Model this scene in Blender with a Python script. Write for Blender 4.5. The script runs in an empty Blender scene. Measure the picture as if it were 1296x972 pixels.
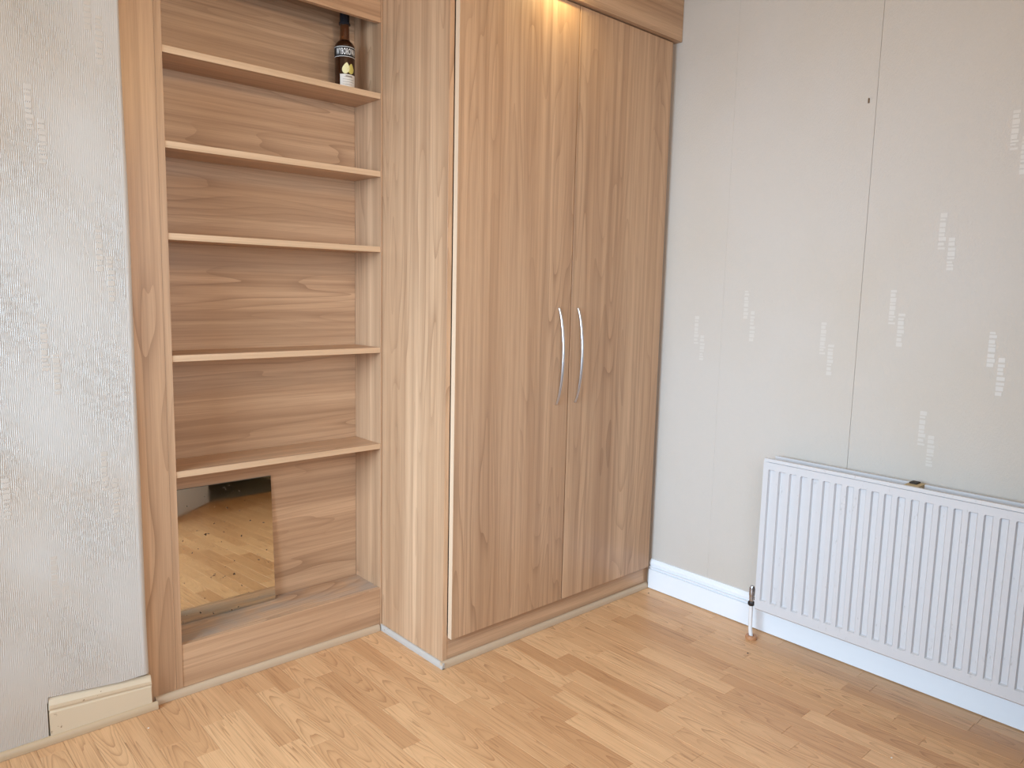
import bpy, bmesh, math, random
from mathutils import Vector, Matrix
random.seed(7)
S = bpy.context.scene
COL = S.collection
U = 1.18                       # one layout unit in metres (laminate strip 63 mm wide)

# ------------------------------------------------------------------ camera
def basis(rx, ry, rz):
    fw = Vector((-math.sin(rz), math.cos(rz), 0)); r = Vector((math.cos(rz), math.sin(rz), 0)); u = Vector((0, 0, 1))
    c, s = math.cos(rx), math.sin(rx); fw, u = c*fw+s*u, c*u-s*fw
    c, s = math.cos(ry), math.sin(ry); r, u = c*r+s*u, c*u-s*r
    return r, u, fw
cd = bpy.data.cameras.new('camera'); cam = bpy.data.objects.new('camera', cd); COL.objects.link(cam)
r_, u_, f_ = basis(-0.1253, 0.0235, -0.7373)
M = Matrix((r_, u_, -f_)).transposed().to_4x4()
M.translation = Vector((-2.1346, -1.589, 1.0604))*U
cam.matrix_world = M
cd.sensor_fit = 'HORIZONTAL'; cd.sensor_width = 36; cd.lens = 943.62/1296*36; cd.clip_start = 0.01
S.camera = cam

# ------------------------------------------------------------------ light
w = bpy.data.worlds.new('world'); S.world = w; w.use_nodes = True
bg = w.node_tree.nodes['Background']; bg.inputs[0].default_value = (0.75, 0.87, 1, 1); bg.inputs[1].default_value = 1.0
def area(name, loc, direction, sx, sy, power, col):
    l = bpy.data.lights.new(name, 'AREA'); l.shape = 'RECTANGLE'; l.size = sx*U; l.size_y = sy*U; l.energy = power; l.color = col
    o = bpy.data.objects.new(name, l); COL.objects.link(o); o.location = Vector(loc)*U
    o.rotation_euler = Vector(direction).to_track_quat('-Z', 'Y').to_euler(); return o
dl0 = area('daylight', (-3.62, -0.70, 1.28), (3.6, 0.62, -1.15), 1.6, 1.1, 43, (0.62, 0.835, 1.05)); dl0.data.spread = math.radians(76)
dl1 = area('front_fill', (-1.80, -2.0, 1.28), (0.15, 1, -0.15), 1.0, 1.1, 32.5, (0.71, 0.83, 1.0))  # added fill light from the front, no window known there
def bulb(name, loc, power, col, size):
    l = bpy.data.lights.new(name, 'POINT'); l.energy = power; l.color = col; l.shadow_soft_size = size
    o = bpy.data.objects.new(name, l); COL.objects.link(o); o.location = Vector(loc)*U; return o
bulb('ceiling_bulb', (-1.35, -1.0, 1.78), 14, (1.0, .62, .22), .06)
S.view_settings.view_transform = 'Standard'; S.view_settings.look = 'None'
S.view_settings.exposure = -0.13; S.view_settings.gamma = 1; S.view_settings.use_curve_mapping = False

# ------------------------------------------------------------------ materials
def srgb(r, g, b):
    f = lambda c: (c/255/12.92) if c/255 <= .04045 else ((c/255+.055)/1.055)**2.4
    return (f(r), f(g), f(b), 1)
class NT:
    def __init__(s, name):
        s.m = bpy.data.materials.new(name); s.m.use_nodes = True; s.t = s.m.node_tree; s.b = s.t.nodes['Principled BSDF']
    def n(s, typ, **kw):
        o = s.t.nodes.new(typ)
        for k, v in kw.items(): setattr(o, k, v)
        return o
    def link(s, a, b): s.t.links.new(a, b)
    def put(s, sock, v):
        if hasattr(v, 'is_linked'): s.link(v, sock)
        else: sock.default_value = v
    def math(s, op, a, b=0.0, c=None, clamp=False):
        o = s.n('ShaderNodeMath', operation=op, use_clamp=clamp); s.put(o.inputs[0], a); s.put(o.inputs[1], b)
        if c is not None: s.put(o.inputs[2], c)
        return o.outputs[0]
    def mix(s, f, a, b, blend='MIX'):
        o = s.n('ShaderNodeMix', data_type='RGBA', blend_type=blend); s.put(o.inputs['Factor'], f); s.put(o.inputs['A'], a) if False else None
        s.put(o.inputs[6], a); s.put(o.inputs[7], b); return o.outputs[2]
    def noise(s, vec, scale=1, detail=2, rough=.5, dist=0, w=None):
        o = s.n('ShaderNodeTexNoise', noise_dimensions='4D' if w is not None else '3D')
        s.put(o.inputs['Vector'], vec); o.inputs['Scale'].default_value = scale; o.inputs['Detail'].default_value = detail
        o.inputs['Roughness'].default_value = rough; o.inputs['Distortion'].default_value = dist
        if w is not None: s.put(o.inputs['W'], w)
        return o.outputs['Fac']
    def scale(s, vec, x, y, z=1):
        o = s.n('ShaderNodeVectorMath', operation='MULTIPLY'); s.link(vec, o.inputs[0]); o.inputs[1].default_value = (x, y, z); return o.outputs[0]
    def rng(s, v, a, b, c=0., d=1.):
        o = s.n('ShaderNodeMapRange'); s.put(o.inputs[0], v)
        for i, x in enumerate((a, b, c, d)): o.inputs[1+i].default_value = x
        return o.outputs[0]
    def bump(s, h, strength, dist):
        o = s.n('ShaderNodeBump'); o.inputs['Strength'].default_value = strength; o.inputs['Distance'].default_value = dist
        s.link(h, o.inputs['Height']); s.link(o.outputs[0], s.b.inputs['Normal'])

def plain(name, col, rough=.5, metal=0, **kw):
    t = NT(name); t.b.inputs['Base Color'].default_value = col; t.b.inputs['Roughness'].default_value = rough; t.b.inputs['Metallic'].default_value = metal
    for k, v in kw.items(): t.b.inputs[k.replace('_', ' ')].default_value = v
    return t.m

def wood(name, light, mid, dark, rough=.34, ring=6.0, line=.72, dust=0.0):
    t = NT(name); uv = t.n('ShaderNodeUVMap').outputs[0]
    rnd = t.math('MULTIPLY', t.n('ShaderNodeObjectInfo').outputs['Random'], 37.0)
    big = t.noise(t.scale(uv, 0.5, 5.5), 1, 2, .45, .25, rnd)                   # growth field
    ph = t.math('MULTIPLY', big, ring*4)
    fr = t.math('FRACT', ph)
    late = t.math('POWER', fr, 5.0)                                             # soft build-up to each late-wood line
    fade = t.rng(t.noise(t.scale(uv, 1.2, 6.0), 1, 1, .5, 0, t.math('ADD', rnd, 9.0)), .38, .66)
    streak = t.noise(t.scale(uv, .45, 26.0), 1, 3, .6, .2, rnd)
    wide = t.noise(t.scale(uv, .25, 7.5), 1, 1, .5, 0, t.math('ADD', rnd, 4.0))
    fib = t.noise(t.scale(uv, 7, 520.0), 1, 2, .6, 0, rnd)
    c = t.mix(t.rng(wide, .35, .65), mid, light)
    streak2 = t.noise(t.scale(uv, .7, 75.0), 1, 2, .6, .3, t.math('ADD', rnd, 2.0))
    c = t.mix(t.math('MULTIPLY', t.rng(streak, .40, .72), .55), c, dark)
    c = t.mix(t.math('MULTIPLY', t.rng(streak2, .48, .70), .38), c, dark)
    c = t.mix(t.math('MULTIPLY', t.math('MULTIPLY', late, fade), line), c, dark)
    c = t.mix(t.math('MULTIPLY', t.rng(fib, .45, .75), .32), c, dark)
    if dust:
        d = t.noise(t.scale(uv, 3.5, 9), 1, 4, .65, .4, rnd)
        c = t.mix(t.math('MULTIPLY', t.rng(d, .4, .7), dust), c, srgb(160, 150, 140))
    t.link(c, t.b.inputs['Base Color'])
    t.b.inputs['Roughness'].default_value = rough
    t.bump(fib, .12, .0006)
    return t.m
WL, WM, WD = srgb(213, 176, 141), srgb(196, 157, 122), srgb(142, 106, 78)
m_wood = wood('wood_foil', WL, WM, WD)
m_board = wood('wood_foil_dusty', WL, WM, WD, .6, dust=1.0)
m_edge = plain('lit_door_edge', srgb(208, 181, 153), .45)  # lit side of the left door, its brightness put into the colour
m_edge2 = wood('lit_shelf_edge', srgb(222, 190, 155), srgb(212, 178, 143), srgb(180, 146, 112), .45, 3, .2)  # paler wood: light on the shelf fronts put into the colour

def laminate():
    t = NT('laminate'); uv = t.n('ShaderNodeUVMap').outputs[0]
    rnd = t.math('MULTIPLY', t.n('ShaderNodeObjectInfo').outputs['Random'], 41.0)
    att = t.n('ShaderNodeAttribute', attribute_name='tone').outputs['Fac']
    cat = t.n('ShaderNodeAttribute', attribute_name='arch').outputs['Fac']
    rnd = t.math('ADD', rnd, t.math('MULTIPLY', att, 29.0))
    sep = t.n('ShaderNodeSeparateXYZ'); t.link(uv, sep.inputs[0]); u, v = sep.outputs[0], sep.outputs[1]
    n1 = t.noise(t.scale(uv, 4.5, 26), 1, 2, .5, .3, rnd)
    n2 = t.noise(t.scale(uv, 1.6, 48), 1, 2, .5, .2, rnd)
    vv = t.math('MULTIPLY', v, 1/.031)
    arch = t.math('ADD', t.math('MULTIPLY', u, 13.0), t.math('MULTIPLY', t.math('MULTIPLY', vv, vv), 2.6))
    arch = t.math('ADD', arch, t.math('MULTIPLY', n1, 2.6))
    strt = t.math('ADD', t.math('MULTIPLY', n2, 7.0), t.math('MULTIPLY', v, 30.0))
    f = t.math('ADD', t.math('MULTIPLY', arch, cat), t.math('MULTIPLY', strt, t.math('SUBTRACT', 1.0, cat)))
    late = t.math('POWER', t.math('FRACT', f), 4.0)
    fade = t.rng(t.noise(t.scale(uv, 5, 14), 1, 1, .5, 0, t.math('ADD', rnd, 3.)), .35, .62, .25, 1.)
    fib = t.noise(t.scale(uv, 9, 700), 1, 2, .6, 0, rnd)
    c = t.mix(att, srgb(199, 150, 106), srgb(230, 185, 138))
    c = t.mix(t.math('MULTIPLY', t.math('MULTIPLY', late, fade), .72), c, srgb(148, 99, 62))
    c = t.mix(t.math('MULTIPLY', t.rng(fib, .45, .75), .42), c, srgb(168, 119, 79))
    c = t.mix(t.math('MULTIPLY', t.rng(n2, .5, .75), .25), c, srgb(176, 128, 86))
    t.link(c, t.b.inputs['Base Color']); t.b.inputs['Roughness'].default_value = .38
    t.b.inputs['Specular IOR Level'].default_value = .4
    return t.m
m_floor = laminate()

def wallpaper(name, base, stain, fine, bs):
    t = NT(name); ob = t.n('ShaderNodeTexCoord').outputs['Object']
    st = t.noise(t.scale(ob, 1.6, 1.6, 1.6), 1, 3, .5, .2)
    c = t.mix(t.math('MULTIPLY', t.rng(st, .42, .72), .55), base, stain)
    t.link(c, t.b.inputs['Base Color']); t.b.inputs['Roughness'].default_value = .62
    f = t.noise(t.scale(ob, *fine), 1, 2, .6)
    t.bump(f, bs, .002)
    return t.m
m_paper_l = wallpaper('ribbed_wallpaper', srgb(200, 195, 188), srgb(190, 170, 146), (260, 260, 90), .12)
m_paper_r = wallpaper('woven_wallpaper', srgb(195, 187, 178), srgb(191, 179, 163), (230, 230, 100), .7)
m_motif_r = plain('motif_sheen', srgb(203, 196, 187), .38)  # sheen of the motif put into a colour lighter than the paper
m_motif_l = plain('motif_emboss', srgb(197, 187, 175), .5)
m_gloss = plain('white_gloss', srgb(228, 231, 235), .3)
def rad_paint():
    t = NT('radiator_enamel'); ob = t.n('ShaderNodeTexCoord').outputs['Object']
    a = t.noise(t.scale(ob, 60, 60, 14), 1, 4, .7, .3); b = t.noise(t.scale(ob, 160, 160, 70), 1, 2, .6)
    k = t.math('MULTIPLY', t.rng(a, .58, .72), t.rng(b, .52, .64))
    c = t.mix(t.math('MULTIPLY', k, .5), srgb(202, 200, 201), srgb(132, 122, 110))
    t.link(c, t.b.inputs['Base Color']); t.b.inputs['Roughness'].default_value = .35
    return t.m
m_rad = rad_paint()
def chipped(name, base, chip, amt):
    t = NT(name); ob = t.n('ShaderNodeTexCoord').outputs['Object']
    a = t.noise(ob, 42, 4, .7, .3)
    c = t.mix(t.rng(a, amt, amt+.03), base, chip); t.link(c, t.b.inputs['Base Color']); t.b.inputs['Roughness'].default_value = .45
    return t.m
m_cream = chipped('cream_gloss', srgb(214, 196, 168), srgb(140, 110, 80), .68)
m_scotia = chipped('scotia_foil', srgb(190, 164, 132), srgb(140, 120, 100), .69)
m_scotia_w = chipped('scotia_pale', srgb(194, 170, 142), srgb(160, 150, 130), .70)
m_scotia_g = chipped('scotia_grey', srgb(184, 176, 167), srgb(110, 102, 95), .66)
m_chrome = plain('brushed_steel', srgb(205, 205, 208), .28, 1)
m_brass = plain('worn_chrome', srgb(190, 192, 198), .22, 1)
m_dark = plain('dark_nut', srgb(60, 56, 55), .45, .8)
m_pipe = plain('painted_pipe', srgb(226, 222, 220), .4)
m_collar = plain('collar_wood', srgb(182, 128, 88), .5)
m_white = plain('magnolia_paint', srgb(214, 200, 174), .7)
m_carpet = plain('grey_carpet', srgb(112, 110, 106), .95)
m_crumb = plain('dark_crumb', srgb(52, 44, 38), .8)
m_fleck = plain('white_fleck', srgb(244, 240, 232), .7)
m_plug = plain('brown_plug', srgb(110, 84, 58), .6)
m_tab = plain('cardboard', srgb(186, 164, 126), .8)
def mirror_mat():
    t = NT('mirror_silver'); ob = t.n('ShaderNodeTexCoord').outputs['Object']
    a = t.noise(ob, 70, 2, .6); b = t.noise(ob, 9, 3, .6)
    k = t.math('MAXIMUM', t.rng(a, .695, .71), 0.0)
    t.link(t.mix(k, srgb(230, 224, 208), srgb(70, 52, 34)), t.b.inputs['Base Color'])
    t.link(t.math('SUBTRACT', 1.0, k), t.b.inputs['Metallic'])
    t.link(t.math('ADD', t.rng(b, .4, .7, .02, .06), t.math('MULTIPLY', k, .6)), t.b.inputs['Roughness'])
    return t.m
m_mirror = mirror_mat()
m_glass_edge = plain('glass_edge', srgb(96, 104, 92), .25)
m_bottle = plain('brown_glass', srgb(66, 36, 18), .07, 0, Transmission_Weight=.45, IOR=1.5)
m_neck = plain('amber_glass', srgb(112, 70, 44), .07, 0, Transmission_Weight=.6, IOR=1.5)
m_cap = plain('black_cap', srgb(38, 38, 42), .2)
m_black = plain('black_print', srgb(14, 13, 13), .6)
m_ink = plain('white_print', srgb(250, 249, 246), .5)
m_label = plain('paper_label', srgb(226, 220, 210), .6)
m_grey = plain('grey_print', srgb(150, 140, 128), .6)
m_pear = plain('pear_print', srgb(234, 226, 172), .55)
m_pear2 = plain('pear_shade_print', srgb(206, 192, 104), .55)

# ------------------------------------------------------------------ helpers
def quant(v): return Vector(v)
class MB:
    def __init__(s): s.bm = bmesh.new()
    def box(s, x0, x1, y0, y1, z0, z1, bev=0.0, mat=0):
        r = bmesh.ops.create_cube(s.bm, size=1)
        for v in r['verts']:
            v.co = Vector(((x0+x1)/2+v.co.x*(x1-x0), (y0+y1)/2+v.co.y*(y1-y0), (z0+z1)/2+v.co.z*(z1-z0)))
        if bev:
            es = list({e for v in r['verts'] for e in v.link_edges})
            bmesh.ops.bevel(s.bm, geom=es, offset=bev, segments=2, affect='EDGES', profile=.5)
        return s
    def prism(s, prof, axis, a, b):
        """prof: 2-D outline; axis 'x': (y,z) swept in x, 'y': (x,z) swept in y, 'z': (x,y) swept in z"""
        def P(p, t): return {'x': (t, p[0], p[1]), 'y': (p[0], t, p[1]), 'z': (p[0], p[1], t)}[axis]
        A = [s.bm.verts.new(P(p, a)) for p in prof]; B = [s.bm.verts.new(P(p, b)) for p in prof]
        n = len(prof)
        for i in range(n): s.bm.faces.new((A[i], A[(i+1) % n], B[(i+1) % n], B[i]))
        s.bm.faces.new(A[::-1]); s.bm.faces.new(B); return s
    def lathe(s, prof, c, n=32, a0=0, a1=2*math.pi):
        full = abs(a1-a0-2*math.pi) < 1e-6; k = n if full else n+1; R = []
        for (r, z) in prof:
            R.append([s.bm.verts.new((c[0]+r*math.cos(a0+(a1-a0)*i/n), c[1]+r*math.sin(a0+(a1-a0)*i/n), c[2]+z)) for i in range(k)])
        for i in range(len(R)-1):
            for j in range(n): s.bm.faces.new((R[i][j], R[i][(j+1) % k], R[i+1][(j+1) % k], R[i+1][j]))
        if full:
            s.bm.faces.new(R[0][::-1]); s.bm.faces.new(R[-1])
        return s
    def tube(s, pts, rad, n=12):
        R = []
        for i, p in enumerate(pts):
            p = Vector(p); d = (Vector(pts[min(i+1, len(pts)-1)])-Vector(pts[max(i-1, 0)])).normalized()
            a = d.cross(Vector((0.31, .77, .2))).normalized(); b = d.cross(a); rr = rad[i] if isinstance(rad, (list, tuple)) else rad
            R.append([s.bm.verts.new(p+a*rr*math.cos(2*math.pi*j/n)+b*rr*math.sin(2*math.pi*j/n)) for j in range(n)])
        for i in range(len(R)-1):
            for j in range(n): s.bm.faces.new((R[i][j], R[i][(j+1) % n], R[i+1][(j+1) % n], R[i+1][j]))
        s.bm.faces.new(R[0][::-1]); s.bm.faces.new(R[-1]); return s
    def build(s, name, mat, parent=None, grain='z', smooth=False, off=None):
        bm = s.bm; bmesh.ops.recalc_face_normals(bm, faces=bm.faces[:])
        uvl = bm.loops.layers.uv.new('UVMap'); ou, ov = (random.uniform(0, 9), random.uniform(0, 9)) if off is None else off
        g = 'xyz'.index(grain)
        for f in bm.faces:
            a = max(range(3), key=lambda i: abs(f.normal[i]))
            if a == g: i, j = (g+1) % 3, (g+2) % 3
            else: i = g; j = 3-g-a
            for l in f.loops: l[uvl].uv = (l.vert.co[i]*U+ou, l.vert.co[j]*U+ov)
            f.smooth = smooth
        base = Vector(parent['base']) if parent is not None and 'base' in parent.keys() else Vector((0, 0, 0))
        for v in bm.verts: v.co = (v.co-base)*U
        me = bpy.data.meshes.new(name); bm.to_mesh(me); bm.free(); me.materials.append(mat)
        o = bpy.data.objects.new(name, me); COL.objects.link(o)
        if parent is not None:
            o.parent = parent; o['base'] = tuple(base)
        if smooth:
            try: me.set_sharp_from_angle(angle=math.radians(40))
            except Exception: pass
        return o
def tag(o, label, cat, group=None):
    o['label'] = label; o['category'] = cat
    if group: o['group'] = group
    return o
def thing(name, base, label, cat, group=None):
    o = bpy.data.objects.new(name, None); o.empty_display_size = .05; COL.objects.link(o)
    o.location = Vector(base)*U; o['base'] = tuple(base); return tag(o, label, cat, group)
def struct(o): o['kind'] = 'structure'; return o
def small(mb, name, mat, base, label, cat, **k):
    """a thing that is one mesh, origin at its base"""
    for v in mb.bm.verts: v.co -= Vector(base)
    o = mb.build(name, mat, **k); o.location = Vector(base)*U; return tag(o, label, cat)

# ------------------------------------------------------------------ room shell
CEIL, FRONT, SIDE, BACK = 2.04, -1.92, -3.5, .475
LW = .297                                           # face of the ribbed wall
WE = -1.617                                         # its right-hand edge
struct(MB().box(SIDE-.1, .12, FRONT-1.3, BACK+.1, CEIL, CEIL+.1).build('ceiling', m_white))
struct(MB().box(-1.66, .12, BACK, BACK+.1, 0, CEIL).build('wall_back', m_white))

# right wall: plaster with wallpaper drops that meet in hairline seams
wr = struct(MB().box(.004, .12, FRONT-.1, BACK, 0, CEIL).build('wall_right', m_white))
seams = [BACK-.001, -.246, -.683, -1.12, -1.557, FRONT]
for i in range(5):
    a, b = seams[i], seams[i+1]
    MB().box(0, .0045, b+(.0004 if i == 1 else .0001), a-(.0004 if i == 2 else .0001), 0.002, CEIL-.001, .0004).build('wallpaper_drop', m_paper_r, wr)
def motif_boxes(h, wd, seed):
    """two staggered stacks of little dashes, local (across, up)"""
    rnd = random.Random(seed); R = []
    for cx, z1, z0 in ((0, 0, -.60*h), (wd*.62, -.42*h, -h)):
        z = z1
        while z > z0:
            hh = rnd.choice((.005, .007, .009, .011)); ww = wd*.4*rnd.uniform(.75, 1.1)
            R.append((cx, cx+ww, z-hh, z)); z -= hh+rnd.choice((.0025, .003, .005))
    return R
def motif_right(y, z, seed):
    mb = MB()
    for a, b, z0, z1 in motif_boxes(.15, .04, seed): mb.box(-.0006, .0005, y-b, y-a, z+z0, z+z1)
    mb.build('embossed_motif', m_motif_r, wr)
spots = [(-.8697, 1.2828), (-.7631, 1.0848), (-1.0075, .9849), (-.8645, .7657), (-.5766, .988), (-.3218, 1.0755), (-.1427, .9886), (-1.0093, 1.5166),
         (-1.14, 1.30), (-1.14, .79)]
for i, (y, z) in enumerate(spots): motif_right(y, z, i % 3)
MB().lathe([(.0022, 0), (.0022, .010), (.0014, .013)], (-.002, -.6625, 1.590), 10).build('wall_plug', m_plug, wr)  # small brown plug in the wall

# left wall: chimney breast in ribbed paper
LB = -1.8335                                        # where the paper starts to cover the skirting
def ribbed():
    import numpy as np
    mb = MB(); bm = mb.bm
    x0, x1 = -2.05, WE-.012; pitch = .0035; per = 4
    n = int((x1-x0)/pitch*per); nz = 190
    xs = np.linspace(x0, x1, n+1); zs = np.linspace(.098, CEIL, nz+1)
    def wob(x, z): return .0011*math.sin(z*31+x*9)+.0009*math.sin(z*73+x*41+1.3)+.0007*math.sin(z*147+x*97)+.0007*math.sin(z*83-x*160)
    def amp(x, z): return .0007*(.8+.35*math.sin(x*23+z*7)*math.sin(z*11-x*5))
    def bow(x, z): return -.006*max(0., min(1., (.55-z)/.45))**2*max(0., min(1., (x+1.95)/.3))
    rows = []
    for z in zs:
        zz = z
        rows.append([bm.verts.new((x, LW+bow(x, z)-amp(x, z)*math.sin(2*math.pi*(x+wob(x, z))/pitch)*(1 if x < x1-.004 else .3), max(z, zbot(x)) if z <= zs[0]+1e-6 else max(z, zbot(x)))) for x in xs])
    for i in range(nz):
        for j in range(n): bm.faces.new((rows[i][j], rows[i][j+1], rows[i+1][j+1], rows[i+1][j]))
    # rounded corner and return
    ring = []
    for i in range(nz+1):
        z = zs[i]; b = bow(x1, z); top = WE-.005*max(0, (z-.93)/.75) - .001*math.sin(z*9) + .002*max(0, (.5-z)/.4)
        L = [rows[i][-1]]
        for k in range(1, 7):
            a = k/6*math.pi/2
            L.append(bm.verts.new((x1+(top-x1)*math.sin(a), LW+b+.010*(1-math.cos(a)), rows[i][-1].co.z)))
        L.append(bm.verts.new((top, BACK, rows[i][-1].co.z))); ring.append(L)
    for i in range(nz):
        for k in range(7): bm.faces.new((ring[i][k], ring[i][k+1], ring[i+1][k+1], ring[i+1][k]))
    return mb
def zbot(x):                                        # lower edge of the paper: above the bare skirting, down to the floor elsewhere
    if x > LB: return .1125-(x-LB)/(WE-LB)*.021
    return .02
# core, then the paper skin
wl = struct(MB().box(SIDE, WE-.008, LW+.014, BACK+.1, 0, CEIL).build('wall_left', m_white))
sk = ribbed().build('ribbed_paper', m_paper_l, wl, smooth=True)
MB().box(SIDE, -2.04, LW-.001, LW+.02, .0, CEIL).build('plain_paper', m_paper_l, wl)
def low_paper():                                    # paper run down over the old skirting, ribs continue
    mb = MB(); bm = mb.bm; pitch = .0035; x0, x1 = -2.05, LB-.0015; n = int((x1-x0)/pitch*4); rows = []
    for z, dy in ((.0, 0), (.018, -.001), (.05, -.001), (.085, -.0015), (.104, -.0015), (.112, -.0002), (.125, .0006)):
        rows.append([bm.verts.new((x0+(x1-x0)*j/n, LW-.0005+dy-.0004*math.sin(2*math.pi*(x0+(x1-x0)*j/n)/pitch), z+.004*math.sin(x0+j/n*6))) for j in range(n+1)])
    for i in range(len(rows)-1):
        for j in range(n): bm.faces.new((rows[i][j], rows[i][j+1], rows[i+1][j+1], rows[i+1][j]))
    e = [bm.verts.new((x1, LW+.012, r[-1].co.z)) for r in rows]
    for i in range(len(rows)-1): bm.faces.new((rows[i][-1], e[i], e[i+1], rows[i+1][-1]))
    return mb
low_paper().build('lower_paper', m_paper_l, wl, smooth=True)
def motif_left(x, z, seed):
    mb = MB()
    for a, b, z0, z1 in motif_boxes(.16, .034, seed): mb.box(x+a, x+b, LW-.0007, LW+.001, z+z0, z+z1, .0003)
    mb.build('embossed_motif', m_motif_l, wl)
for i, (x, z) in enumerate([(-1.7017, .667), (-1.8135, .4406), (-1.6916, 1.1825), (-1.8124, 1.4638), (-1.8082, .9638), (-1.6947, 1.70), (-1.915, .70), (-1.915, 1.21)]): motif_left(x, z, i % 3)

# walls behind the camera: daylight window on the left, doorway to the hall
ws = MB()
y0, y1, z0, z1 = -1.55, .15, .72, 1.88
ws.box(SIDE-.1, SIDE, FRONT, y0, 0, CEIL).box(SIDE-.1, SIDE, y1, BACK+.1, 0, CEIL).box(SIDE-.1, SIDE, y0, y1, 0, z0).box(SIDE-.1, SIDE, y0, y1, z1, CEIL)
struct(ws.build('wall_side', m_white))
wf = MB(); t_ = .035
wf.box(SIDE-.07, SIDE-.02, y0, y1, z0, z0+t_).box(SIDE-.07, SIDE-.02, y0, y1, z1-t_, z1)
for y in (y0, y0+(y1-y0)/3-t_/2, y0+2*(y1-y0)/3-t_/2, y1-t_): wf.box(SIDE-.069, SIDE-.021, y, y+t_, z0, z1)
wn = struct(wf.build('window_1', m_gloss))
MB().box(SIDE-.02, SIDE+.1, y0-.04, y1+.04, z0-.025, z0, .004).build('window_sill', m_gloss, wn)
wf = MB()  # unseen window frame and sill, added to go with the front fill light
wf.box(-2.35, -1.25, FRONT-.07, FRONT-.02, z0, z0+t_).box(-2.35, -1.25, FRONT-.07, FRONT-.02, z1-t_, z1)
for x in (-2.35, -1.8175, -1.25-t_): wf.box(x, x+t_, FRONT-.069, FRONT-.021, z0, z1)
wn = struct(wf.build('added_window', m_gloss))
MB().box(-2.39, -1.21, FRONT-.02, FRONT+.1, z0-.025, z0, .004).build('window_sill', m_gloss, wn)
dx0, dx1, dh = -.60, -.03, 1.68
wfm = MB(); wfm.box(SIDE-.1, -2.35, FRONT-.1, FRONT, 0, CEIL).box(-1.25, dx0, FRONT-.1, FRONT, 0, CEIL).box(-2.35, -1.25, FRONT-.1, FRONT, 0, z0).box(-2.35, -1.25, FRONT-.1, FRONT, z1, CEIL).box(dx1, .0, FRONT-.1, FRONT, 0, CEIL).box(dx0, dx1, FRONT-.1, FRONT, dh, CEIL)
struct(wfm.build('wall_front', m_white))
hall = MB(); hall.box(-1.2, -1.15, FRONT-1.3, FRONT-.1, 0, CEIL).box(.0, .05, FRONT-1.3, FRONT-.1, 0, CEIL).box(-1.2, .05, FRONT-1.35, FRONT-1.3, 0, CEIL)
struct(hall.build('wall_hall', m_white))
struct(MB().box(-1.2, .05, FRONT-1.3, FRONT-.005, -.03, -.002).build('floor_hall', m_carpet))
lf = MB(); lf.box(0, .56, -.014, .014, .006, dh-.005, .002)
dl = struct(lf.build('door_1', m_gloss)); dl.location = Vector((dx0+.01, FRONT+.025, 0))*U; dl.rotation_euler = (0, 0, math.radians(135))
hb = MB(); hb.tube([(.50, .014, .85), (.50, .045, .85), (.42, .045, .85)], .007); hh = hb.build('door_handle', m_chrome, dl)

# floor: laminate strips, three to a plank, running towards the camera along y
fl = struct(MB().box(SIDE-.05, .004, FRONT, BACK, -.06, -.008).build('floor', m_crumb))
SW, X0 = .0529, -.487                               # strip pitch, a plank joint
known = {-9: [-.245], -8: [-.322], -7: [-.406], -17: [-.10], -18: [-.052], -16: [.157], -12: [.162], -11: [.077], 4: [-.362],
         1: [-.594, -.955], 2: [-.781], 6: [-.785], -3: [-.53], -2: [-.53], -1: [-.53], 3: [-.52], 5: [-.52]}
tones = {(-9, 1): .3, (-8, 1): .12, (-8, 0): .35, (-7, 1): .9, (-3, 0): .05, (-2, 0): .8, (1, 1): .35, (2, 1): .95}
def strip_mesh(name, quads):
    me = bpy.data.meshes.new(name); V = []; F = []; T = []; A = []; UV = []
    for (xa, xb, ya, yb, tone, arch, uo) in quads:
        b = len(V); c = .0006; g = .0002
        for (x, y, z) in ((xa+g, ya+g, -c), (xb-g, ya+g, -c), (xb-g, yb-g, -c), (xa+g, yb-g, -c),
                          (xa+g+c, ya+g+c, 0), (xb-g-c, ya+g+c, 0), (xb-g-c, yb-g-c, 0), (xa+g+c, yb-g-c, 0),
                          (xa+g, ya+g, -.008), (xb-g, ya+g, -.008), (xb-g, yb-g, -.008), (xa+g, yb-g, -.008)):
            V.append((x*U, y*U, z*U)); T.append(tone); A.append(arch); UV.append(((y-(ya+yb)/2)*U*uo, (x-(xa+xb)/2)*U))
        F.append((b+4, b+5, b+6, b+7))
        for k in range(4):
            F.append((b+k, b+(k+1) % 4, b+4+(k+1) % 4, b+4+k)); F.append((b+8+k, b+8+(k+1) % 4, b+(k+1) % 4, b+k))
    me.from_pydata(V, [], F)
    for nm, D in (('tone', T), ('arch', A)):
        at = me.attributes.new(nm, 'FLOAT', 'POINT'); at.data.foreach_set('value', D)
    uvl = me.uv_layers.new(name='UVMap')
    for l in me.loops: uvl.data[l.index].uv = UV[l.vertex_index]
    me.materials.append(m_floor); return me
rest = []; cnt = 0
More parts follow.
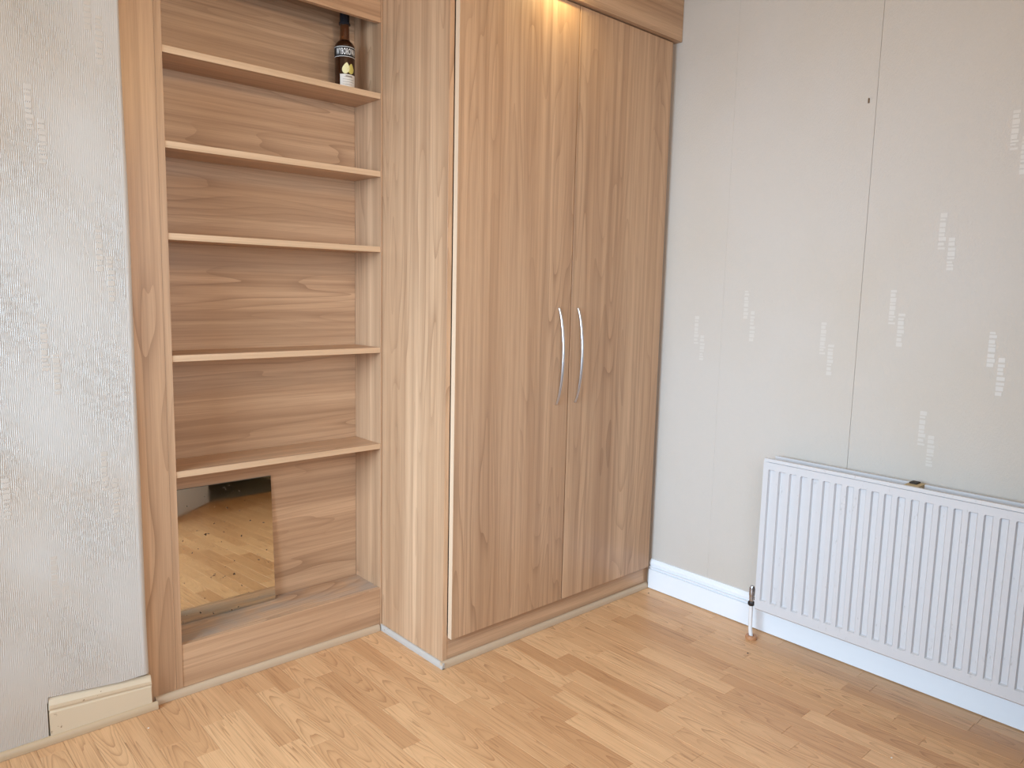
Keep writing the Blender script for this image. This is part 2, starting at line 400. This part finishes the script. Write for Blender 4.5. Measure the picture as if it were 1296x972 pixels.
for row in range(-57, 10):
    xa, xb = X0+row*SW, X0+(row+1)*SW
    xb = min(xb, -.004)
    if xb-xa < .004: continue
    rnd = random.Random(row*13+5); ends = sorted(known.get(row, []), reverse=True)
    cuts = list(ends)
    if not cuts: cuts = [rnd.uniform(-.5, .2)]
    y = cuts[0]
    up = [];
    while y < BACK: y += rnd.choice((.24, .3, .36, .42)); up.append(min(y, BACK-.002))
    y = cuts[-1]; dn = []
    while y > FRONT: y -= rnd.choice((.24, .3, .36, .42)); dn.append(max(y, FRONT))
    cs = up[::-1]+cuts+dn
    n_up = len(up)
    for k in range(len(cs)-1):
        yb, ya = cs[k], cs[k+1]
        if yb-ya < .01: continue
        tone = rnd.choice((.2, .35, .5, .55, .6, .7, .9))
        if (row, k-n_up+1) in tones: tone = tones[(row, k-n_up+1)]
        q = (xa, xb, ya, yb, tone+rnd.uniform(-.04, .04), 1.0 if rnd.random() < .45 else 0.0, rnd.choice((-1, 1)))
        seen = xa > -2.0 and (yb > -.62-.55*(xa+2.0)*0 - .62*max(0, xa+1.3)/1.3-.15) and not (xb < -1.6 and ya < -.25)
        hidden = ya > .32 or (xa > -.93 and ya > .0)
        if seen and not hidden and cnt < 296:
            o = bpy.data.objects.new('floor_strip', strip_mesh('floor_strip', [q])); COL.objects.link(o); o.parent = fl; cnt += 1
        else: rest.append(q)
o = bpy.data.objects.new('floor_strips_beyond', strip_mesh('floor_strips_beyond', rest)); COL.objects.link(o); o.parent = fl; o['kind'] = 'stuff'

# skirting of the right wall
def skirt_profile(x, t, h):
    return [(x, .003), (x-t, .003), (x-t, h*.665), (x-t*.55, h*.68), (x-t*.45, h*.705), (x-t*.85, h*.715), (x-t*.92, h*.755), (x-t*.50, h*.765),
            (x-t*.42, h*.79), (x-t*.70, h*.80), (x-t*.78, h*.86), (x-t*.66, h*.93), (x-t*.42, h*.975), (x-t*.3, h), (x, h)]
struct(MB().prism(skirt_profile(0.0, .014, .1085), 'y', FRONT, -.013).build('baseboard_right', m_gloss))
# bare piece of old skirting on the left wall
P = [(LW+.012, .012), (LW-.004, .012), (LW-.004, .070), (LW-.001, .0735), (LW-.001, .077), (LW-.0055, .0795), (LW-.006, .088), (LW-.002, .098), (LW+.002, .1045), (LW+.012, .1055)]
mb = MB(); A = []
for x, sc, bo in ((LB+.0015, 1.045, .0), (LB+.004, 1.05, 0), (-1.72, .96, 0), (-1.618, .865, 0), (-1.6128, .85, 0)):
    A.append([mb.bm.verts.new((x+(.0012*math.sin(i*2.7) if x > -1.614 or x < LB+.003 else 0), p[0], p[1]*sc)) for i, p in enumerate(P)])
for i in range(len(A)-1):
    for j in range(len(P)): mb.bm.faces.new((A[i][j], A[i][(j+1) % len(P)], A[i+1][(j+1) % len(P)], A[i+1][j]))
mb.bm.faces.new(A[0]); mb.bm.faces.new(A[-1][::-1])
struct(mb.build('baseboard_left', m_cream))
# scotia beads along the floor
def bead(name, mat, ax, line, a, b, sgn, t=.012, h=.019, skew=None):
    pr = []
    for k in range(7):
        g = k/6*math.pi/2; pr.append((line+sgn*(t*.25+t*.75*math.cos(g)), .0006+h*.15+h*.85*math.sin(g)))
    pr = [(line, .0006), (line+sgn*t, .0006)]+pr+[(line, h)]
    o = struct(MB().prism(pr, ax, a, b).build(name, mat, smooth=True)); return o
bead('trim_1', m_scotia, 'x', LW-.001, SIDE, -1.6005, -1, .0115, .018)
D1 = .3147; W = .9321
bead('trim_2', m_scotia_w, 'x', D1, -1.6, -W-.012, -1)
bead('trim_3', m_scotia_g, 'y', -W, -.012, D1-.001, -1, .009, .017)
bead('trim_4', m_scotia_w, 'x', 0.0, -W-.008, -.012, -1)

# ------------------------------------------------------------------ bookcase
XL, XR, YB, T = -1.5305, -.9371, .4611, .0158
bc = thing('bookcase', ((XL+XR)/2, (D1+YB)/2, 0), 'built-in open bookcase of pale brown wood foil with five shelves, left of the wardrobe', 'bookcase')
MB().box(-1.66, -1.5470, D1, D1+.014, .0, CEIL-.002, .0004).build('filler_board', m_wood, bc)
MB().box(-1.5467, XL, D1-.0006, YB, .0, CEIL-.002, .0004).build('side_panel', m_wood, bc)
MB().box(XR, -W-.0008, D1-.001, YB, .0, CEIL-.002, .0006).build('side_panel', m_wood, bc)
MB().box(XL+.0003, XR-.0003, YB, YB+.008, .0, CEIL-.002).build('back_panel', m_wood, bc, 'x')
for z in (1.6084, 1.3922, 1.1774, .8817, .5900):
    sh = MB().box(XL+.0005, XR-.0005, D1+.0022, YB-.0005, z-T, z).build('shelf', m_wood, bc, 'x')
    MB().box(XL+.0005, XR-.0005, D1+.0012, D1+.0021, z-T, z, .0003).build('lit_edge_strip', m_edge2, sh, 'x')  # front edge strip with the light painted in
MB().box(XL+.0005, XR-.0005, D1+.0145, YB-.0005, .1341-T, .1341).build('bottom_board', m_board, bc, 'x')
MB().box(XL+.0005, XR-.0005, D1+.001, D1+.014, .0, .1343, .0005).build('plinth', m_wood, bc, 'x')
MB().box(XL+.0005, XR-.0005, D1+.001, D1+.016, 1.8006, CEIL-.002, .0005).build('header', m_wood, bc, 'x')

# ------------------------------------------------------------------ wardrobe
ZD, ZH, XG = .0844, 1.8849, -.4751
wd = thing('wardrobe', (-W/2, .23, 0), 'tall built-in double wardrobe with two plain wood foil doors and bow handles', 'wardrobe')
MB().box(-W, -W+.0155, 0, YB+.01, .0, CEIL-.002, .0006).build('side_panel', m_wood, wd)
MB().box(-.024, -.001, 0.001, .02, .0, CEIL-.002, .0006).build('filler_strip', m_wood, wd)
MB().box(-W+.016, -.0245, .001, .015, .0, ZD+.006, .0006).build('plinth', m_wood, wd, 'x')
MB().box(-W+.016, -.002, YB, YB+.008, .0, CEIL-.002).build('back_panel', m_wood, wd)
MB().box(-W+.016, -.0245, .016, YB-.001, ZD-.005, ZD+.009).build('bottom_board', m_wood, wd, 'x')
def door(x0, x1, xh):
    d = MB().box(x0, x1, -.0195, -.0028, ZD, ZH-.004, .0005).build('door', m_wood, wd, 'z')
    pts = []
    za, zb = .7195, 1.0095
    for k in range(25):
        s = k/24; z = za+(zb-za)*s; b = 4*s*(1-s)
        pts.append((xh, -.0195-.002-.023*b**.8, z))
    pts = [(xh, -.0185, za)]+pts+[(xh, -.0185, zb)]
    MB().tube(pts, [.0036]+[.0032+.0010*math.sin(math.pi*k/24) for k in range(25)]+[.0036], 12).build('handle', m_chrome, d, smooth=True)
    return d
dl_ = door(-W+.0165, XG-.0022, -.5270)
MB().box(-W+.0160, -W+.0166, -.0192, -.0032, ZD+.0005, ZH-.0045).build('lit_edge_strip', m_edge, dl_)  # strip with the side light on the door painted in
door(XG+.0022, -.0265, -.4440)
hd = MB().box(-W+.0005, -.0015, -.036, .018, ZH, CEIL-.002, .001).build('header', m_wood, wd, 'x')
# picture-light on the header, above the left door
pl = thing('overdoor_light', (-.57, -.036, 1.97), 'small steel downlight on the wardrobe header above the left door', 'lamp')
MB().tube([(-.57, -.0365, 1.97), (-.57, -.07, 1.985), (-.57, -.095, 1.975)], .004).build('arm', m_chrome, pl, smooth=True)
MB().lathe([(.018, 0), (.020, .02), (.012, .034)], (-.57, -.095, 1.945), 20).build('shade', m_chrome, pl, smooth=True)
sp = bpy.data.lights.new('overdoor_bulb', 'SPOT'); sp.energy = 3.4; sp.color = (1, .80, .38); sp.spot_size = math.radians(160); sp.spot_blend = 1; sp.shadow_soft_size = .012
so = bpy.data.objects.new('overdoor_bulb', sp); COL.objects.link(so); so.location = Vector((-.57, -.095, 1.938))*U
so.rotation_euler = Vector((0, .25, -1)).to_track_quat('-Z', 'Y').to_euler()

# ------------------------------------------------------------------ radiator
RY0, PITCH, NR = -.4978, .03333, 32
RX, RZB, RZT = -.1025, .1065, .5794
YL, YR = RY0+.018, RY0-PITCH*NR-.005
rd = thing('radiator', (-.05, (YL+YR)/2, .05), 'white ribbed double panel radiator hung low on the right wall', 'radiator')
def rad_panel(xf, sgn, zb, zt, yl, yr, name):
    mb = MB(); bm = mb.bm
    ys = [(yl, 0.0), (yl-.0004, 0), (yl-.0012, 0)]
    for k in range(NR):
        y = RY0-k*PITCH
        ys += [(y+.0013, 0), (y-.0013, 1), (y-.0150, 1), (y-.0190, 0)]
    ys += [(yr+.003, 0), (yr, 0)]
    zs = [(zb, 0), (zb+.004, 0), (zb+.0325, 0), (zb+.0355, 1), (zt-.0345, 1), (zt-.0315, 0), (zt-.0105, 0), (zt-.0095, -1), (zt-.0085, 0), (zt, 0)]
    ed = .004; rows = []
    for zi, (z, iz) in enumerate(zs):
        R = []
        for yi, (y, iy) in enumerate(ys):
            d = .0085 if (iz == 1 and iy == 1) else 0.
            if iz == -1 and 2 < yi < len(ys)-2: d = .0034
            if zi in (0, len(zs)-1) or yi in (0, len(ys)-1): d = ed
            R.append(bm.verts.new((xf-sgn*(-d), y, z)))
        rows.append(R)
    for i in range(len(rows)-1):
        for j in range(len(ys)-1): bm.faces.new((rows[i][j], rows[i][j+1], rows[i+1][j+1], rows[i+1][j]))
    # rim and back sheet
    per = rows[0]+[r[-1] for r in rows[1:]]+rows[-1][-2::-1]+[r[0] for r in rows[-2:0:-1]]
    bk = [bm.verts.new((xf+sgn*.013, v.co.y, v.co.z)) for v in per]
    n = len(per)
    for i in range(n): bm.faces.new((per[i], per[(i+1) % n], bk[(i+1) % n], bk[i]))
    bm.faces.new(bk)
    return mb.build(name, m_rad, rd)
fp = rad_panel(RX, 1, RZB, RZT, YL, YR, 'front_panel')
rad_panel(-.028, -1, RZB+.002, RZT-.001, YL-.004, YR, 'back_panel')
fin = MB(); pr = []
for k in range(60):
    y = YL-.035-k*(YL-YR-.07)/60; a = -.087 if k % 2 == 0 else -.043; pr += [(a, y), (a, y-(YL-YR-.07)/60*.9)]
pr2 = pr+[(p[0]+.0009, p[1]-.0009) for p in pr[::-1]]
A = [fin.bm.verts.new((p[0], p[1], RZB+.03)) for p in pr]; B = [fin.bm.verts.new((p[0], p[1], RZT-.028)) for p in pr]
for i in range(len(pr)-1): fin.bm.faces.new((A[i], A[i+1], B[i+1], B[i]))
f_ = fin.build('convector_fins', m_rad, rd); f_['kind'] = 'stuff'
for y in (-.62, -1.42): MB().box(-.0425, 0, y-.015, y+.015, .2, .55).build('wall_bracket', m_rad, rd)
MB().box(-.086, -.030, -.905, -.870, RZT-.03, RZT-.0005).build('top_spacer', m_tab, rd)
MB().box(-.062, -.034, -.893, -.874, RZT-.0004, RZT+.0035, .001).build('fixing_slot', m_crumb, rd)  # solid dark block, shade of the hole put into its colour
MB().tube([(-.065, YL+.012, RZT-.02), (-.065, YL-.003, RZT-.02)], .007).build('vent_plug', m_rad, rd)
VX, VY = -.078, -.4565
vl = MB().lathe([(.0065, 0), (.0075, .008), (.0075, .020), (.0062, .024)], (VX, VY, .118), 16).tube([(VX, VY, .126), (VX+.012, VY-.013, .126), (VX+.013, VY-.03, .126)], .0055).build('valve', m_brass, rd, smooth=True)
MB().lathe([(.0075, 0), (.0088, .006), (.0088, .026), (.006, .034), (.002, .036)], (VX, VY, .1325), 16).build('valve_cap', m_brass, vl, smooth=True)
MB().lathe([(.0085, 0), (.0105, .003), (.0105, .010), (.0085, .014)], (VX, VY, .1035), 6).build('nut', m_dark, vl)
MB().tube([(VX, VY, .108), (VX-.0005, VY-.001, .06), (VX-.002, VY-.003, .03), (VX-.005, VY-.010, .0005)], .0062, 14).build('supply_pipe', m_pipe, rd, smooth=True)
small(MB().lathe([(.0175, 0), (.018, .006), (.0165, .010), (.0095, .0115), (.0085, .004)], (VX-.005, VY-.010, .0004), 28), 'pipe_collar', m_collar, (VX-.005, VY-.010, .0004),
      'round brown wooden collar on the floor around the radiator pipe', 'pipe collar', smooth=True)

# ------------------------------------------------------------------ mirror
mx0, mx1, mz, hgt = -1.522, -1.221, .1341, .3715
tl = math.radians(2.75)
mr = thing('mirror', ((mx0+mx1)/2, .440, mz), 'unframed rectangular mirror with spotted silver leaning in the bottom of the bookcase', 'mirror')
mb = MB().box(mx0, mx1, .4398, .4425, mz+.0006, mz+hgt, .0002)
fb = MB().box(mx0+.0006, mx1-.0006, .4385, .43975, mz+.0012, mz+hgt-.0006)
for b in (mb, fb): bmesh.ops.rotate(b.bm, verts=b.bm.verts[:], cent=(0, .4425, mz+.0006), matrix=Matrix.Rotation(-tl, 3, 'X'))
mb.build('glass_plate', m_glass_edge, mr)
fb.build('silvered_face', m_mirror, mr)

# ------------------------------------------------------------------ bottle
BX, BY, BZ, BR = -1.009, .392, 1.6087, .0282
bt = thing('bottle', (BX, BY, BZ), 'brown glass vodka bottle with pear label on the top shelf', 'bottle')
MB().lathe([(.024, 0), (BR-.0008, .0015), (BR, .004), (BR, .122), (BR-.0012, .129), (BR-.005, .135), (.018, .1395), (.0152, .1425)], (BX, BY, BZ), 40).build('body', m_bottle, bt, smooth=True)
MB().lathe([(.0148, .1420), (.0136, .150), (.0130, .178), (.0130, .184)], (BX, BY, BZ), 32).build('neck', m_neck, bt, smooth=True)
cp = MB().lathe([(.0140, .184), (.0165, .1855), (.0165, .190), (.0142, .192), (.0138, .196), (.0138, .244), (.0125, .2465), (.004, .2470)], (BX, BY, BZ), 32).build('cap', m_cap, bt, smooth=True)
face = math.atan2(-1.589-BY, -2.1346-BX)+math.radians(5)      # label side of the bottle
def on_bottle(me_pts, r): return [(BX+r*math.cos(face+x/r), BY+r*math.sin(face+x/r), BZ+z) for x, z in me_pts]
def patch(name, mat, xa, xb, za, zb, r, parent=bt):
    mb = MB(); n = max(2, int((xb-xa)/.0025)); P = []
    for k in range(n+1):
        x = xa+(xb-xa)*k/n
        P.append([mb.bm.verts.new(p) for p in on_bottle([(x, za), (x, zb)], r)])
    for k in range(n): mb.bm.faces.new((P[k][0], P[k+1][0], P[k+1][1], P[k][1]))
    return mb.build(name, mat, parent, smooth=True)
def shape(name, mat, outline, r, parent):
    mb = MB(); bm = mb.bm; cx = sum(p[0] for p in outline)/len(outline); cz = sum(p[1] for p in outline)/len(outline)
    c = bm.verts.new(on_bottle([(cx, cz)], r)[0]); V = [bm.verts.new(p) for p in on_bottle(outline, r)]
    for i in range(len(V)): bm.faces.new((c, V[i], V[(i+1) % len(V)]))
    return mb.build(name, mat, parent)
q = BR
band = patch('brand_band', m_black, -.046, .046, .094, .1225, q+.0003)
patch('band_line', m_ink, -.046, .046, .1195, .1207, q+.0005, band)
patch('band_line', m_ink, -.046, .046, .0935, .0945, q+.0005, band)
def lettering(txt, width, z0, h, mat, parent, xc=0.0, r=q+.0006, name='lettering', squash=True):
    cu = bpy.data.curves.new('tmp', 'FONT'); cu.body = txt; cu.align_x = 'CENTER'; cu.resolution_u = 3; cu.offset = .012; cu.space_character = 1.22
    o = bpy.data.objects.new('tmp', cu); COL.objects.link(o); bpy.context.view_layer.update()
    me = bpy.data.meshes.new_from_object(o.evaluated_get(bpy.context.evaluated_depsgraph_get()))
    bpy.data.objects.remove(o); bm = bmesh.new(); bm.from_mesh(me); bpy.data.meshes.remove(me)
    bmesh.ops.subdivide_edges(bm, edges=[e for e in bm.edges if e.calc_length() > .25], cuts=2)
    xs = [v.co.x for v in bm.verts]; ys = [v.co.y for v in bm.verts]
    sx = width/(max(xs)-min(xs)); sy = h/(max(ys)-min(ys)); mx = (max(xs)+min(xs))/2; my = min(ys)
    for v in bm.verts: v.co = on_bottle([(xc+(v.co.x-mx)*sx, z0+(v.co.y-my)*sy)], r)[0]
    m = MB(); m.bm.free(); m.bm = bm; return m.build(name, mat, parent)
lettering('WYBOROWA', .060, .0985, .0175, m_ink, band, .002, q+.0012)
pap = patch('paper_label', m_label, -.016, .034, .006, .046, q+.0003)
for k, (a, b) in enumerate(((-.004, .022), (-.008, .026), (-.008, .026), (-.008, .020), (.006, .028))): patch('small_print', m_grey, a, b, .0385-k*.0068, .0395-k*.0068, q+.0005, pap)
patch('small_print', m_grey, .000, .020, .0395, .0425, q+.0005, pap)
def pear(cx, cz, s, lean):
    R = []
    for k in range(28):
        a = 2*math.pi*k/28; zz = -math.cos(a); wd_ = math.sin(a)*(1-.38*max(0, zz)-.1*zz)
        R.append((cx+s*(wd_*.78+lean*zz), cz+s*zz*1.12))
    return R
p2 = shape('pear_picture', m_pear2, pear(.0165, .062, .0125, .05), q+.0004, bt)
p1 = shape('pear_picture', m_pear, pear(.001, .0625, .0135, .18), q+.0006, bt)

# ------------------------------------------------------------------ small litter
def crumb(name, mat, base, label, cat, sx, sy, sz):
    mb = MB(); bmesh.ops.create_icosphere(mb.bm, subdivisions=2, radius=1)
    for v in mb.bm.verts: v.co = Vector(base)+Vector((v.co.x*sx*(1+.25*math.sin(v.co.y*5)), v.co.y*sy*(1+.2*math.cos(v.co.x*4)), (v.co.z+1)*sz))
    return small(mb, name, mat, base, label, cat, smooth=True)
crumb('paint_fleck', m_fleck, (-1.645, .215, .0001), 'white paint fleck on the floor by the ribbed wall', 'fleck', .0022, .0017, .0006)
crumb('paint_fleck', m_fleck, (-.378, -1.000, .0001), 'white paint fleck on the floor in front of the radiator', 'fleck', .0030, .0018, .0006)
crumb('floor_crumb', m_crumb, (-.180, -.512, .0001), 'dark crumb on the floor near the pipe collar', 'crumb', .0030, .0024, .0009)
crumb('floor_crumb', m_crumb, (-.052, -.045, .0001), 'dark crumb on the floor at the wardrobe corner', 'crumb', .0022, .0020, .0012)
crumb('shelf_crumb', m_crumb, (-1.500, .345, 1.6086), 'dark crumb at the left end of the top shelf', 'crumb', .006, .004, .0035)
small(MB().box(-1.045, -.985, .36, .385, 1.1776, 1.1806, .0005), 'paper_scrap', m_crumb, (-1.015, .372, 1.1776), 'thin dark scrap lying at the right end of the third shelf', 'scrap')
for o in bpy.data.objects:
    if 'base' in o.keys(): del o['base']
